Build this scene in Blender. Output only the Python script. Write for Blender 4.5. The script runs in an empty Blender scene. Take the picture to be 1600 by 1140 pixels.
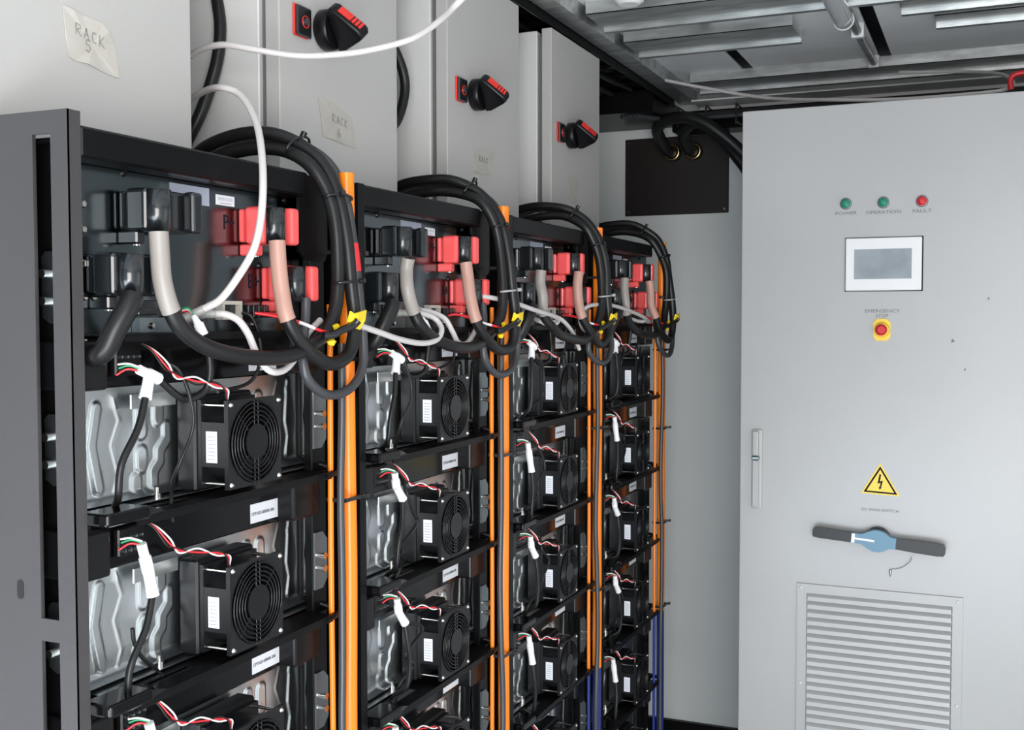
import bpy, bmesh, math, random
from mathutils import Vector, Matrix
C = bpy.context.scene.collection
SC = bpy.context.scene
R = random.Random(7)
# ---------------------------------------------------------------- camera
YAW, PIT, ROLL, FPX = math.radians(23.3207), math.radians(-2.4645), math.radians(-0.0613), 1734.0
_f = Vector((-math.sin(YAW)*math.cos(PIT), math.cos(YAW)*math.cos(PIT), math.sin(PIT)))
_r = Vector((math.cos(YAW), math.sin(YAW), 0)); _u = _r.cross(_f)
CR = math.cos(ROLL)*_r + math.sin(ROLL)*_u
CU = -math.sin(ROLL)*_r + math.cos(ROLL)*_u
EYE = Vector((0, 0, 1.6))
cd = bpy.data.cameras.new('camera'); cam = bpy.data.objects.new('camera', cd); C.objects.link(cam)
cd.sensor_width = 36; cd.lens = FPX*36/1600; cd.clip_start = 0.02
M = Matrix((CR, CU, -_f)).transposed().to_4x4(); M.translation = EYE
cam.matrix_world = M; SC.camera = cam
def at(px, py, X):                                   # point where the sight line of a photo pixel meets the plane x = X
    d = _f + CR*((px-800)/FPX) + CU*((570-py)/FPX)
    return EYE + d*(X/d.x)
def atY(px, py, Y):
    d = _f + CR*((px-800)/FPX) + CU*((570-py)/FPX)
    return EYE + d*(Y/d.y)
# ---------------------------------------------------------------- world, daylight from the open container doors, plus an added side fill
w = bpy.data.worlds.new('world'); SC.world = w; w.use_nodes = True
w.node_tree.nodes['Background'].inputs[0].default_value = (0.80, 0.90, 1.0, 1)
w.node_tree.nodes['Background'].inputs[1].default_value = 0.7
def area(name, loc, aim, sx, sy, power, col):
    l = bpy.data.lights.new(name, 'AREA'); l.shape = 'RECTANGLE'; l.size = sx; l.size_y = sy
    l.energy = power; l.color = col
    o = bpy.data.objects.new(name, l); C.objects.link(o); o.location = loc
    o.rotation_euler = (Vector(aim)-Vector(loc)).to_track_quat('-Z', 'Y').to_euler()
    return o
area('daylight_doorway', (.9, -1.2, 1.2), (-.5, 3, 1.2), 1.6, 2.2, 146, (1.0, .975, .95))
area('daylight_doorway_low', (-.5, -.9, .25), (-.5, 3, .6), 2.4, .9, 76, (.82, .92, 1.0))
area('side_fill', (.835, 1.95, 1.05), (-1, 1.95, 1.05), 1.2, 2.0, 8, (1.0, .985, .96))  # unseen fill added along the right wall to brighten the rack fronts
SC.view_settings.view_transform = 'Standard'; SC.view_settings.look = 'None'
SC.view_settings.gamma = 1; SC.view_settings.use_curve_mapping = False
SC.view_settings.exposure = -0.13
# ---------------------------------------------------------------- materials
def mat(name, col, rough=.5, metal=0, spec=.5, noise=0, nscale=20, coat=0, trans=0, bump=0, bscale=200, col2=None, stretch=None, aniso=0):
    m = bpy.data.materials.new(name); m.use_nodes = True; nt = m.node_tree; b = nt.nodes['Principled BSDF']
    b.inputs['Base Color'].default_value = (*col, 1); b.inputs['Roughness'].default_value = rough
    b.inputs['Metallic'].default_value = metal; b.inputs['Specular IOR Level'].default_value = spec
    b.inputs['Coat Weight'].default_value = coat; b.inputs['Transmission Weight'].default_value = trans
    if noise or bump or col2:
        tc = nt.nodes.new('ShaderNodeTexCoord'); mp = nt.nodes.new('ShaderNodeMapping')
        nt.links.new(tc.outputs['Object'], mp.inputs[0])
        if stretch: mp.inputs['Scale'].default_value = stretch
    if noise or col2:
        n = nt.nodes.new('ShaderNodeTexNoise'); n.inputs['Scale'].default_value = nscale; n.inputs['Detail'].default_value = 5
        nt.links.new(mp.outputs[0], n.inputs[0])
        mx = nt.nodes.new('ShaderNodeMixRGB'); mx.inputs[1].default_value = (*col, 1)
        c2 = col2 or tuple(c*(1-noise) for c in col); mx.inputs[2].default_value = (*c2, 1)
        rp = nt.nodes.new('ShaderNodeValToRGB'); rp.color_ramp.elements[0].position = .38; rp.color_ramp.elements[1].position = .66
        nt.links.new(n.outputs[0], rp.inputs[0]); nt.links.new(rp.outputs[0], mx.inputs[0]); nt.links.new(mx.outputs[0], b.inputs['Base Color'])
    if bump:
        n2 = nt.nodes.new('ShaderNodeTexNoise'); n2.inputs['Scale'].default_value = bscale; n2.inputs['Detail'].default_value = 3
        nt.links.new(mp.outputs[0], n2.inputs[0])
        bp = nt.nodes.new('ShaderNodeBump'); bp.inputs['Strength'].default_value = bump; bp.inputs['Distance'].default_value = .002
        nt.links.new(n2.outputs[0], bp.inputs['Height']); nt.links.new(bp.outputs[0], b.inputs['Normal'])
    return m
K = dict(
 black=mat('black powder coat', (.004,.004,.0045), .34, spec=.16, noise=.25, nscale=8),
 gloss=mat('black gloss enamel', (.003,.003,.0035), .12, spec=.32),
 rackside=mat('charcoal powder coat', (.044,.041,.044), .42, noise=.12, nscale=3, bump=.15, bscale=900),
 plastic=mat('black plastic', (.005,.005,.006), .30, spec=.25),
 fanp=mat('fan plastic', (.010,.0105,.012), .34, spec=.25),
 guard=mat('fan guard plastic', (.004,.004,.005), .22, spec=.4),
 dark=mat('dark cavity', (.004,.004,.005), .6),
 zinc=mat('zinc plated sheet', (.70,.74,.76), .30, 1, noise=.18, nscale=6),
 zincdk=mat('dull zinc bracket', (.30,.34,.36), .38, 1, noise=.2, nscale=12),
 galv=mat('galvanised steel', (.60,.62,.62), .38, .9, noise=.35, nscale=9, stretch=(1,4,4)),
 steel=mat('screw steel', (.72,.70,.66), .22, 1),
 hvp=mat('dark chromated front panel', (.165,.195,.21), .17, 1, noise=.15, nscale=4),
 conn=mat('connector black plastic', (.008,.010,.012), .24, spec=.6, coat=.3),
 red=mat('red connector plastic', (.80,.09,.09), .32, coat=.2),
 cable=mat('black rubber cable', (.009,.009,.0095), .36, spec=.35),
 cablegrey=mat('dark grey cable', (.040,.041,.046), .38),
 sleeve=mat('grey heat shrink', (.27,.245,.225), .42),
 sleevepink=mat('pink beige heat shrink', (.42,.235,.19), .42),
 white=mat('white cable jacket', (.56,.53,.525), .38),
 whitep=mat('white nylon connector', (.84,.84,.86), .35),
 orange=mat('orange cable jacket', (.86,.21,.006), .30),
 blue=mat('blue cable jacket', (.012,.028,.20), .35),
 yellow=mat('yellow wire tag', (.82,.60,.02), .35),
 wred=mat('red wire', (.70,.02,.03), .35),
 wgreen=mat('green wire', (.02,.28,.12), .35),
 wwhite=mat('white wire', (.78,.74,.74), .35),
 label=mat('white label paper', (.74,.75,.80), .5),
 labelgrey=mat('blue grey label', (.36,.39,.48), .4),
 ink=mat('label ink', (.012,.012,.018), .6, spec=.1),
 print=mat('grey lettering', (.13,.135,.14), .6),
 box=mat('light grey enamel', (.44,.432,.42), .42, noise=.05, nscale=2),
 boxlit=mat('light grey enamel lit copy', (.62,.62,.61), .42),  # box enamel made paler: daylight on the box sides put into the colour
 cab=mat('grey cabinet enamel', (.385,.385,.388), .33, noise=.06, nscale=2.2, bump=.02, bscale=60),
 wall=mat('grey container wall', (.71,.74,.74), .5, noise=.06, nscale=2),
 ceil=mat('painted ceiling panel', (.74,.75,.76), .5, noise=.08, nscale=3),
 floor=mat('grey floor', (.62,.62,.61), .5, noise=.3, nscale=14),
 tape=mat('masking tape', (.50,.475,.43), .55, noise=.1, nscale=30),
 tapeold=mat('thin masking tape', (.43,.41,.375), .45, noise=.08, nscale=30),
 pencil=mat('pencil', (.20,.195,.19), .7),
 knobred=mat('red switch insert', (.75,.03,.02), .35),
 lampg=mat('green lamp lens', (.01,.20,.12), .25, coat=.5),
 lampr=mat('red lamp lens', (.55,.015,.02), .25, coat=.5),
 bezel=mat('white display bezel', (.68,.68,.69), .35),
 lcd=mat('switched off display', (.30,.33,.36), .15, noise=.2, nscale=14),
 signy=mat('warning sign yellow', (.80,.55,.03), .4),
 bluep=mat('blue handle grip', (.085,.21,.31), .4),
 brown=mat('dark brown hatch plate', (.010,.006,.005), .45, noise=.2, nscale=5),
 brass=mat('brass gland', (.75,.55,.28), .25, 1),
 smoke=mat('white plastic', (.70,.70,.71), .4),
 glass=mat('clear lamp cover', (.85,.88,.90), .08, trans=.85),
 tie=mat('cable tie nylon', (.010,.010,.011), .25),
 tiegrey=mat('grey cable tie', (.35,.35,.34), .35),
 beige=mat('beige port frame', (.55,.52,.46), .4),
)
# ---------------------------------------------------------------- mesh helpers
class MB:
    def __init__(s): s.v = []; s.f = []; s.s = []; s.m = []; s.cm = 0
    def add(s, vs, fs, smooth=False):
        o = len(s.v); s.v += [Vector(v) for v in vs]
        for f in fs: s.f.append([i+o for i in f]); s.s.append(smooth); s.m.append(s.cm)
        return s
    def mat(s, i): s.cm = i; return s
    def box(s, x0, x1, y0, y1, z0, z1, b=0, seg=1):
        if b:
            bm = bmesh.new(); bmesh.ops.create_cube(bm, size=1)
            for v in bm.verts: v.co = Vector(((x0+x1)/2+v.co.x*(x1-x0), (y0+y1)/2+v.co.y*(y1-y0), (z0+z1)/2+v.co.z*(z1-z0)))
            bmesh.ops.bevel(bm, geom=bm.edges[:], offset=b, segments=seg, affect='EDGES', profile=.5)
            bm.verts.index_update()
            s.add([v.co.copy() for v in bm.verts], [[v.index for v in f.verts] for f in bm.faces]); bm.free(); return s
        return s.add([(x0,y0,z0),(x1,y0,z0),(x1,y1,z0),(x0,y1,z0),(x0,y0,z1),(x1,y0,z1),(x1,y1,z1),(x0,y1,z1)],
                     [(0,3,2,1),(4,5,6,7),(0,1,5,4),(1,2,6,5),(2,3,7,6),(3,0,4,7)])
    def tube(s, pts, r, n=10, cap=True, flat=1.0):
        pts = [Vector(p) for p in pts]; L = len(pts); rr = r if isinstance(r, (list, tuple)) else [r]*L
        t = (pts[1]-pts[0]).normalized(); a = t.orthogonal().normalized(); o = len(s.v); vs = []; fs = []
        for i, p in enumerate(pts):
            t = (pts[min(i+1, L-1)]-pts[max(i-1, 0)]).normalized()
            a = (a-t*a.dot(t)).normalized(); b = t.cross(a)
            for k in range(n):
                q = 2*math.pi*k/n; vs.append(p+(a*math.cos(q)+b*math.sin(q)*flat)*rr[i])
        for i in range(L-1):
            for k in range(n):
                k2 = (k+1) % n; fs.append((i*n+k, i*n+k2, (i+1)*n+k2, (i+1)*n+k))
        s.add(vs, fs, True)
        if cap: s.add([vs[k] for k in range(n)], [list(range(n))[::-1]]); s.add([vs[(L-1)*n+k] for k in range(n)], [list(range(n))])
        return s
    def cyl(s, p0, p1, r, n=16, r2=None): return s.tube([p0, p1], [r, r if r2 is None else r2], n)
    def torus(s, c, ax, r, t, n=40, m=6):
        c = Vector(c); ax = Vector(ax).normalized(); a = ax.orthogonal().normalized(); b = ax.cross(a); vs = []; fs = []
        for i in range(n):
            q = 2*math.pi*i/n; d = a*math.cos(q)+b*math.sin(q)
            for k in range(m):
                p = 2*math.pi*k/m; vs.append(c+d*(r+t*math.cos(p))+ax*t*math.sin(p))
        for i in range(n):
            for k in range(m): fs.append((i*m+k, ((i+1)%n)*m+k, ((i+1)%n)*m+(k+1)%m, i*m+(k+1)%m))
        return s.add(vs, fs, True)
    def prism(s, poly, axis, a, b):
        # poly: list of 2-D points in the other two axes, in axis order
        def P(u, v, w): return {'x': (w,u,v), 'y': (u,w,v), 'z': (u,v,w)}[axis]
        n = len(poly); vs = [P(u,v,a) for u,v in poly]+[P(u,v,b) for u,v in poly]
        return s.add(vs, [list(range(n))[::-1], list(range(n,2*n))]+[(i,(i+1)%n,n+(i+1)%n,n+i) for i in range(n)])
    def build(s, name, mats, parent=None, off=None):
        me = bpy.data.meshes.new(name); off = Vector(off) if off is not None else Vector((0,0,0))
        me.from_pydata([v-off for v in s.v], [], s.f); me.update()
        bm = bmesh.new(); bm.from_mesh(me); bmesh.ops.recalc_face_normals(bm, faces=bm.faces[:]); bm.to_mesh(me); bm.free()
        for i, p in enumerate(me.polygons): p.use_smooth = s.s[i]; p.material_index = s.m[i]
        for m in (mats if isinstance(mats, (list, tuple)) else [mats]): me.materials.append(m)
        o = bpy.data.objects.new(name, me); C.objects.link(o)
        if parent is not None: o.parent = parent
        elif off.length: o.location = off
        return o
def tag(o, label=None, cat=None, group=None, kind=None):
    if label: o['label'] = label
    if cat: o['category'] = cat
    if group: o['group'] = group
    if kind: o['kind'] = kind
    return o
def empty(name, loc, label, cat, group=None):
    o = bpy.data.objects.new(name, None); C.objects.link(o); o.location = loc; o.empty_display_size = .05
    return tag(o, label, cat, group)
KIDS = {}
def copy_tree(o, parent=None):
    c = o.copy(); C.objects.link(c); c.parent = parent
    for ch in [x for x in C.objects if x.parent == o and x != c]: copy_tree(ch, c)
    return c
def spline(pts, n=8):
    pts = [Vector(p) for p in pts]; P = [pts[0]*2-pts[1]]+pts+[pts[-1]*2-pts[-2]]; out = []
    for i in range(1, len(P)-2):
        a, b, c, d = P[i-1:i+3]
        for k in range(n):
            t = k/n; out.append(.5*((2*b)+(c-a)*t+(2*a-5*b+4*c-d)*t*t+(3*b-a-3*c+d)*t*t*t))
    out.append(pts[-1]); return out
def pix(*a): return [at(*q) for q in a]              # (px, py, X) triples -> points
def sh(pts, dy=0, dz=0, j=0):
    return [Vector(p)+Vector((R.uniform(-j,j), dy+R.uniform(-j,j), dz+R.uniform(-j,j))) for p in pts]
def text(body, size, loc, normal, m, parent=None, name='lettering', off=(0,0,0), ext=.0004, sx=1.0, align='CENTER'):
    cu = bpy.data.curves.new(name, 'FONT'); cu.body = body; cu.size = size; cu.extrude = ext; cu.align_x = align; cu.align_y = 'CENTER'
    o = bpy.data.objects.new(name, cu); C.objects.link(o)
    me = bpy.data.meshes.new_from_object(o.evaluated_get(bpy.context.evaluated_depsgraph_get()))
    C.objects.unlink(o); bpy.data.objects.remove(o)
    if normal == '+x': R3 = Matrix(((0,0,1),(1,0,0),(0,1,0)))
    else: R3 = Matrix(((1,0,0),(0,0,-1),(0,1,0)))
    me.transform(Matrix.Diagonal((sx,1,1,1))); me.transform(R3.to_4x4()); me.transform(Matrix.Translation(Vector(loc)-Vector(off)))
    me.materials.append(m); o = bpy.data.objects.new(name, me); C.objects.link(o)
    if parent is not None: o.parent = parent
    return o
PITCH = .6165
Y0C, ZC, DZ = 1.2535, 1.4304, .2225
RACKS = ['nearest rack', 'second rack from the left', 'third rack from the left', 'farthest rack']
ROWS = ['top', 'second', 'third', 'fourth', 'fifth', 'sixth']
# ---------------------------------------------------------------- room shell
def struct(name, mb, m): return tag(mb.build(name, m), kind='structure')
XL, XR, YB, YF, ZT = -1.72, .85, 4.25, -.35, 2.46
FZ = -.10
struct('floor', MB().box(XL-.05, XR+.05, YF, YB+.05, FZ-.05, FZ), K['floor'])
struct('wall_left', MB().box(XL-.05, XL, YF, YB+.05, FZ, ZT+.05), K['wall'])
struct('wall_right', MB().box(XR, XR+.05, YF, YB+.05, FZ, ZT+.05), K['wall'])
wb = MB().box(XL, XR, YB, YB+.05, FZ, ZT+.05)
struct('wall_back', wb, K['wall'])
struct('baseboard_back', MB().box(XL, XR, YB-.02, YB-.001, FZ+.001, .004), K['black'])
# ceiling of painted panels parted by narrow joints
cb = MB(); xs = [XL-.05, -.79, -.335, XR+.05]
for a, b in zip(xs[:-1], xs[1:]): cb.box(a+.020, b-.020, YF, YB+.05, ZT, ZT+.010, .002)
cb.mat(1).box(XL-.05, XR+.05, YF, YB+.05, ZT+.075, ZT+.09)
struct('ceiling', cb, [K['ceil'], K['dark']])
# ceiling channels
def channel(x0, x1, y0, y1, label, z=2.418, lip=.012, m='galv'):
    b = MB(); t = .003
    b.box(x0, x1, y0, y1-.022, z+.006, z+.009)              # web
    b.box(x0, x1, y0, y0+t, z+.0061, ZT)                     # near flange
    b.box(x0, x1, y1-.022, y1-.019, z-.004, z+.009)          # fold
    b.box(x0, x1, y1-.019, y1, z-.004, z-.001)
    b.box(x0, x1, y1-t, y1, z-.0008, ZT)
    tag(b.build('ceiling_channel', K[m]), label, 'channel', 'galvanised ceiling channels')
channel(-1.03, -.20, 2.90, 3.08, 'long galvanised channel under the ceiling, the one nearest the white detector')
channel(-1.03, -.53, 3.24, 3.42, 'short stamped galvanised channel ending in mid ceiling, behind the long one')
channel(-.235, XR-.01, 3.06, 3.225, 'galvanised channel at the upper right, nearer of the two beside each other')
channel(-.155, XR-.01, 3.29, 3.41, 'narrow galvanised channel at the upper right, farther of the two beside each other')
channel(-.99, XR-.01, 3.89, 4.06, 'mottled galvanised channel spanning the ceiling above the grey cabinet')
b = MB().box(-1.03, XR-.01, 4.065, 4.20, 2.395, 2.40).box(-1.03, XR-.01, 4.195, 4.20, 2.375, 2.3995)
tag(b.build('ceiling_angle', K['boxlit']), 'pale angle strip under the ceiling between channel and back wall', 'angle strip')
b = MB().box(-1.105, -1.045, .2, 4.22, 2.415, 2.42).box(-1.048, -1.045, .2, 4.22, 2.42, ZT).box(-1.105, -1.10, .2, 4.22, 2.42, ZT)
tag(b.build('ceiling_rail', K['galv']), 'long grey metal rail running front to back above the switch boxes', 'rail')
# black ladder tray beside the rail
t = empty('cable_tray', (-1.4, 2.2, 2.40), 'black perforated cable tray under the ceiling behind the switch boxes', 'cable tray')
b = MB().box(-1.70, -1.112, .5, 4.0, 2.428, 2.432)
b.build('tray_base', K['black'], t, t.location)
b = MB().box(-1.112, -1.108, .5, 4.12, 2.39, 2.44); b.build('tray_side', K['black'], t, t.location)
b = MB()
for i in range(24): b.box(-1.70, -1.115, .6+i*.145, .63+i*.145, 2.416, 2.426)
b.build('rung', K['black'], t, t.location)
for i in range(9):
    x = -1.66+.058*i
    pts = spline([(x+R.uniform(-.01,.01), .6+.46*k, 2.404+R.uniform(-.010,.005)) for k in range(8)], 4)
    tag(MB().tube(pts, .011, 8).build('tray_cable', K['cable']), 'black cable lying along the cable tray under the ceiling', 'cable', 'black cables along the ceiling tray')
# joint fixings, lamp tube, detector
for k, (x, y, l) in enumerate([(-.79, 2.86, 'in the left ceiling joint near the white detector'), (-.79, 3.135, 'in the left ceiling joint between the two channels')]):
    t = empty('joint_clip', (x, y, 2.43), 'small metal clip set '+l, 'clip', 'clips in the ceiling joints')
    MB().box(x-.022, x+.022, y-.03, y+.03, 2.4495, 2.4515).build('clip_plate', K['zincdk'], t, t.location)
    MB().cyl((x,y,2.4495), (x,y,2.440), .007, 10).build('clip_screw', K['steel'], t, t.location)
t = empty('ceiling_light', (-.375, 2.9, 2.44), 'unlit tube lamp with a clear cover hanging under the ceiling', 'lamp')
MB().tube([(-.375, 2.0, 2.395), (-.375, 3.12, 2.395)], .026, 24).build('lamp_cover', K['glass'], t, t.location)
MB().tube([(-.375, 2.02, 2.395), (-.375, 3.08, 2.395)], .010, 16).build('lamp_tube', K['smoke'], t, t.location)
MB().box(-.392, -.358, 2.0, 3.10, 2.424, ZT).build('lamp_base', K['smoke'], t, t.location)
MB().torus((-.375, 3.12, 2.395), (0,1,0), .026, .002).build('end_ring', K['smoke'], t, t.location)
t = empty('ceiling_conduit', (-.375, 3.5, 2.43), 'thin galvanised conduit running along the ceiling joint behind the tube lamp', 'conduit')
MB().tube([(-.372, 3.14, 2.432), (-.372, 3.60, 2.434), (-.366, 3.88, 2.436)], .012, 14).build('tube', K['galv'], t, t.location)
MB().box(-.39, -.354, 3.42, 3.44, 2.418, ZT, .002).build('saddle', K['smoke'], t, t.location)
MB().box(-.385, -.35, 3.86, 3.875, 2.42, ZT, .002).build('saddle', K['smoke'], t, t.location)
t = empty('smoke_detector', (-.875, 2.80, 2.46), 'round white smoke detector on the ceiling above the rack aisle', 'smoke detector')
MB().tube([(-.875,2.80,2.4595), (-.875,2.80,2.445), (-.875,2.80,2.440)], [.052,.052,.046], 32).build('base', K['smoke'], t, t.location)
MB().tube([(-.875,2.80,2.4395), (-.875,2.80,2.417), (-.875,2.80,2.409)], [.040,.038,.026], 32).build('dome', K['smoke'], t, t.location)
# ---------------------------------------------------------------- back wall plate and glands
t = empty('trunking_and_gap_shade', (-1.0, 4.2, 2.37), 'black trunking in the far ceiling corner, with a black box for the dark gap above the cabinet', 'cable trunking')
MB().box(-1.70, -1.12, 3.87, 4.24, 2.335, 2.410).build('side_run', K['black'], t, t.location)
MB().box(-1.119, XR-.01, 4.13, 4.24, 2.30, 2.372).build('gap_shade', K['black'], t, t.location)  # shade of the gap above the cabinet, built as a black box
t = empty('hatch_plate', (-1.13, YB, 2.15), 'dark brown square plate screwed to the back wall beside the grey cabinet', 'wall plate')
p0 = atY(977, 338, YB-.01); p1 = atY(1139, 208, YB-.01)
MB().box(p0.x, p1.x, YB-.012, YB-.001, p0.z, p1.z, .002).build('plate', K['brown'], t, t.location)
for x, z in ((p0.x+.015, p0.z+.015), (p1.x-.015, p0.z+.015), (p0.x+.015, p1.z-.015), (p1.x-.015, p1.z-.015)):
    MB().cyl((x, YB-.0122, z), (x, YB-.015, z), .004, 10).build('screw', K['steel'], t, t.location)
for px, py, l in ((1052, 239, 'left'), (1085, 237, 'right')):
    c = atY(px, py, YB-.03)
    t = empty('cable_gland', c, 'round brass cable gland on the brown wall plate, %s one of the pair' % l, 'cable gland', 'brass glands on the wall plate')
    MB().tube([(c.x, YB-.013, c.z), (c.x, YB-.05, c.z)], [.030, .030], 24).build('gland_body', K['dark'], t, t.location)
    MB().torus((c.x, YB-.052, c.z), (0,1,0), .027, .0055).build('brass_ring', K['brass'], t, t.location)
    c2 = Vector((c.x, YB-.054, c.z))
    pts = [c2, c2+Vector((0,-.06,.0)), c2+Vector((.0,-.14,.05)), c2+Vector((.06,-.17,.075)), c2+Vector((.14,-.17,.02)), (-.80, YB-.2, 2.10), (-.76, YB-.2, 1.95)]
    if l == 'left': pts = [c2, c2+Vector((0,-.07,.0)), c2+Vector((-.0,-.20,.06)), c2+Vector((.09,-.25,.085)), c2+Vector((.2,-.25,.05)), (-.79, YB-.27, 2.14), (-.74, YB-.28, 1.95)]
    tag(MB().tube(spline(pts, 8), .022, 14).build('gland_cable', K['cable']), 'thick black cable arching out of the %s brass gland towards the grey cabinet' % l, 'cable', 'black cables from the glands')
# grey cable run that follows the tray and turns along the back wall
for i in range(5):
    o = i*.014
    pts = [(-1.24+o, 3.88, 2.325), (-1.16+o*.6, 3.97-o*.3, 2.322), (-1.09, 4.05-o, 2.340-o*.3), (-1.0, 4.085-o, 2.348-o*.4), (-.80, 4.09-o, 2.352-o*.4), (-.5, 4.09-o, 2.352-o*.4)]
    tag(MB().tube(spline(pts, 6), .0085, 10).build('bundled_cable', K['cablegrey']), 'grey cable of the bundle bending from the tray along the back wall top', 'cable', 'grey cable bundle at the back wall')
for (x, y) in ((-1.06, 4.055), (-.96, 4.058), (-.85, 4.060)):
    b = MB().box(x-.003, x+.003, y-.052, y+.036, 2.362, 2.366).box(x-.003, x+.003, y-.056, y-.052, 2.306, 2.366).box(x-.003, x+.003, y-.052, y+.036, 2.302, 2.306).box(x-.004, x+.004, y-.06, y-.056, 2.292, 2.308)
    tag(b.build('cable_tie', K['tie']), 'black tie wrapped round the grey cable bundle at the back wall, %s' % ('nearest the corner' if x < -1.0 else 'in the middle' if x < -.9 else 'nearest the cabinet'), 'cable tie', 'ties on the back wall bundle')
# white cable sagging along the ceiling to the red wire
pts = [(-1.04, 3.75, 2.413), atY(1100,137,3.7), atY(1200,153,3.6), atY(1300,156,3.5), atY(1400,155,3.5), atY(1500,148,3.5), atY(1570,140,3.5), atY(1583,128,3.55), atY(1560,115,3.7), atY(1500,112,3.85), atY(1405,113,3.87)]
tag(MB().tube(spline(pts, 8), .0055, 10).build('data_cable', K['white']), 'white cable sagging under the ceiling above the grey cabinet', 'cable')
tag(MB().tube(spline([atY(1580,140,3.46), atY(1579,125,3.46), atY(1588,116,3.46), atY(1620,112,3.46), atY(1680,112,3.46)], 8), .008, 10).build('red_cable', K['wred']), 'short red cable above the right end of the grey cabinet', 'cable')
# ---------------------------------------------------------------- racks
def rack(k):
    y0 = .945+k*PITCH; y1 = y0+PITCH
    t = empty('battery_rack', (-1.25, y0+PITCH/2, FZ), 'black steel battery rack, the %s' % RACKS[k], 'rack', 'row of battery racks'); O = t.location
    # near side panel with long slots, folded front edge
    b = MB(); xa, xb = -1.60, -.945
    s0, s1 = -.997, -.970
    segs = [(0, .60), (.68, 1.21), (1.275, 1.817)]
    zt = 1.832 if k == 0 else 1.818
    if k == 0:
        slots = [(.12, .62), (.66, 1.229), (1.255, 1.806)]
        b.box(xa, s0, y0, y0+.003, FZ, zt)
        b.box(s1, xb, y0, y0+.003, FZ, zt)
        zz = [FZ]+[q for s in slots for q in s]+[zt]
        for a, c in zip(zz[0::2], zz[1::2]): b.box(s0, s1, y0, y0+.003, a, c)
        b.box(xb-.003, xb, y0+.0001, y0+.020, FZ, zt)
        b.box(xa, s0-.003, y0+.0031, y0+.008, .02, zt-.02)
        b.build('side_panel', K['rackside'], t, O)
        MB().box(s0-.055, s1-.002, y0+.040, y0+.043, .05, zt-.03).build('slot_backing', K['black'], t, O)
        ca = [(.0048*math.cos(math.pi*i/8), .0048*math.sin(math.pi*i/8)) for i in range(9)]
        m = MB().prism([(-1.0285+x, 1.292+z) for x, z in ca]+[(-1.0285-x, 1.279-z) for x, z in ca], 'y', y0-.0006, y0-.0001)
        m.build('oblong_hole', K['dark'], t, O)
        for j in range(6):
            z = 1.445-.2225*j+(.19 if j == 0 else 0)
            for zz in ([1.635]+[1.445] if j == 0 else [1.445-.2225*j]):
                br = MB().prism([(-1.018, zz-.035), (-1.006, zz-.042), (-.985, zz-.042), (-.985, zz+.042), (-1.012, zz+.042), (-1.018, zz+.036)], 'y', y0+.03, y0+.034).build('mounting_bracket', K['zincdk'], t, O)
                for q in (-.016, .016): MB().cyl((-1.006, y0+.03, zz+q), (-1.006, y0+.018, zz+q), .0055, 12).build('screw', K['steel'], br, O)
    else:
        b.box(xa, xb, y0, y0+.003, FZ, zt).box(xb-.003, xb, y0+.0031, y0+.020, FZ, zt)
        b.build('side_panel', K['black'], t, O)
    # top rail and roof sheet
    MB().box(-.983, -.945, y0+.0205, y0+.475, 1.781, 1.817, .003).build('top_rail', K['black'], t, O)
    MB().box(-1.60, -.985, y0+.0205, y1-.004 if k < 3 else y0+.545, 1.800, 1.806).build('roof_sheet', K['black'], t, O)
    # right upright
    if k < 3: MB().box(-.983, -.968, y0+.512, y0+.552, FZ, 1.77, .002).box(-1.02, -.9832, y0+.548, y0+.552, FZ, 1.77).build('upright', K['black'], t, O)
    else: MB().box(-1.60, -1.56, y0+.50, y0+.54, FZ, 1.795).build('upright', K['black'], t, O)
    if k < 3: MB().prism([(y0+.4752, 1.817), (y0+.4752, 1.70), (y0+.490, 1.688), (y0+.545, 1.688), (y0+.552, 1.70), (y0+.552, 1.812), (y0+.54, 1.817)], 'x', -.967, -.962).build('corner_gusset', K['black'], t, O)
    if k < 3: MB().box(-1.60, -.986, y1-.012, y1-.008, FZ, 1.80).build('far_panel', K['black'], t, O)
    for j in range(6 if k < 3 else 0):
        z = ZC-DZ*j+.010
        pb = MB().prism([(y0+.514, z-.045), (y0+.535, z-.045), (y0+.548, z-.032), (y0+.548, z+.032), (y0+.535, z+.045), (y0+.514, z+.045)], 'x', -.9678, -.9645).build('mounting_bracket', K['zincdk'], t, O)
        for q in (-.010, .010):
            MB().cyl((-.9644, y0+.520, z+q), (-.954, y0+.520, z+q), .0042, 12).cyl((-.9539, y0+.520, z+q), (-.949, y0+.520, z+q), .0056, 14).build('screw', K['steel'], pb, O)
        if k < 3:
            q2 = MB().prism([(-.97, z-.04), (-.954, z-.034), (-.954, z+.03), (-.97, z+.036)], 'y', y1-.0072, y1-.0042).build('mounting_bracket', K['zincdk'], t, O)
    return t
for k in range(4): rack(k)
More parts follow.
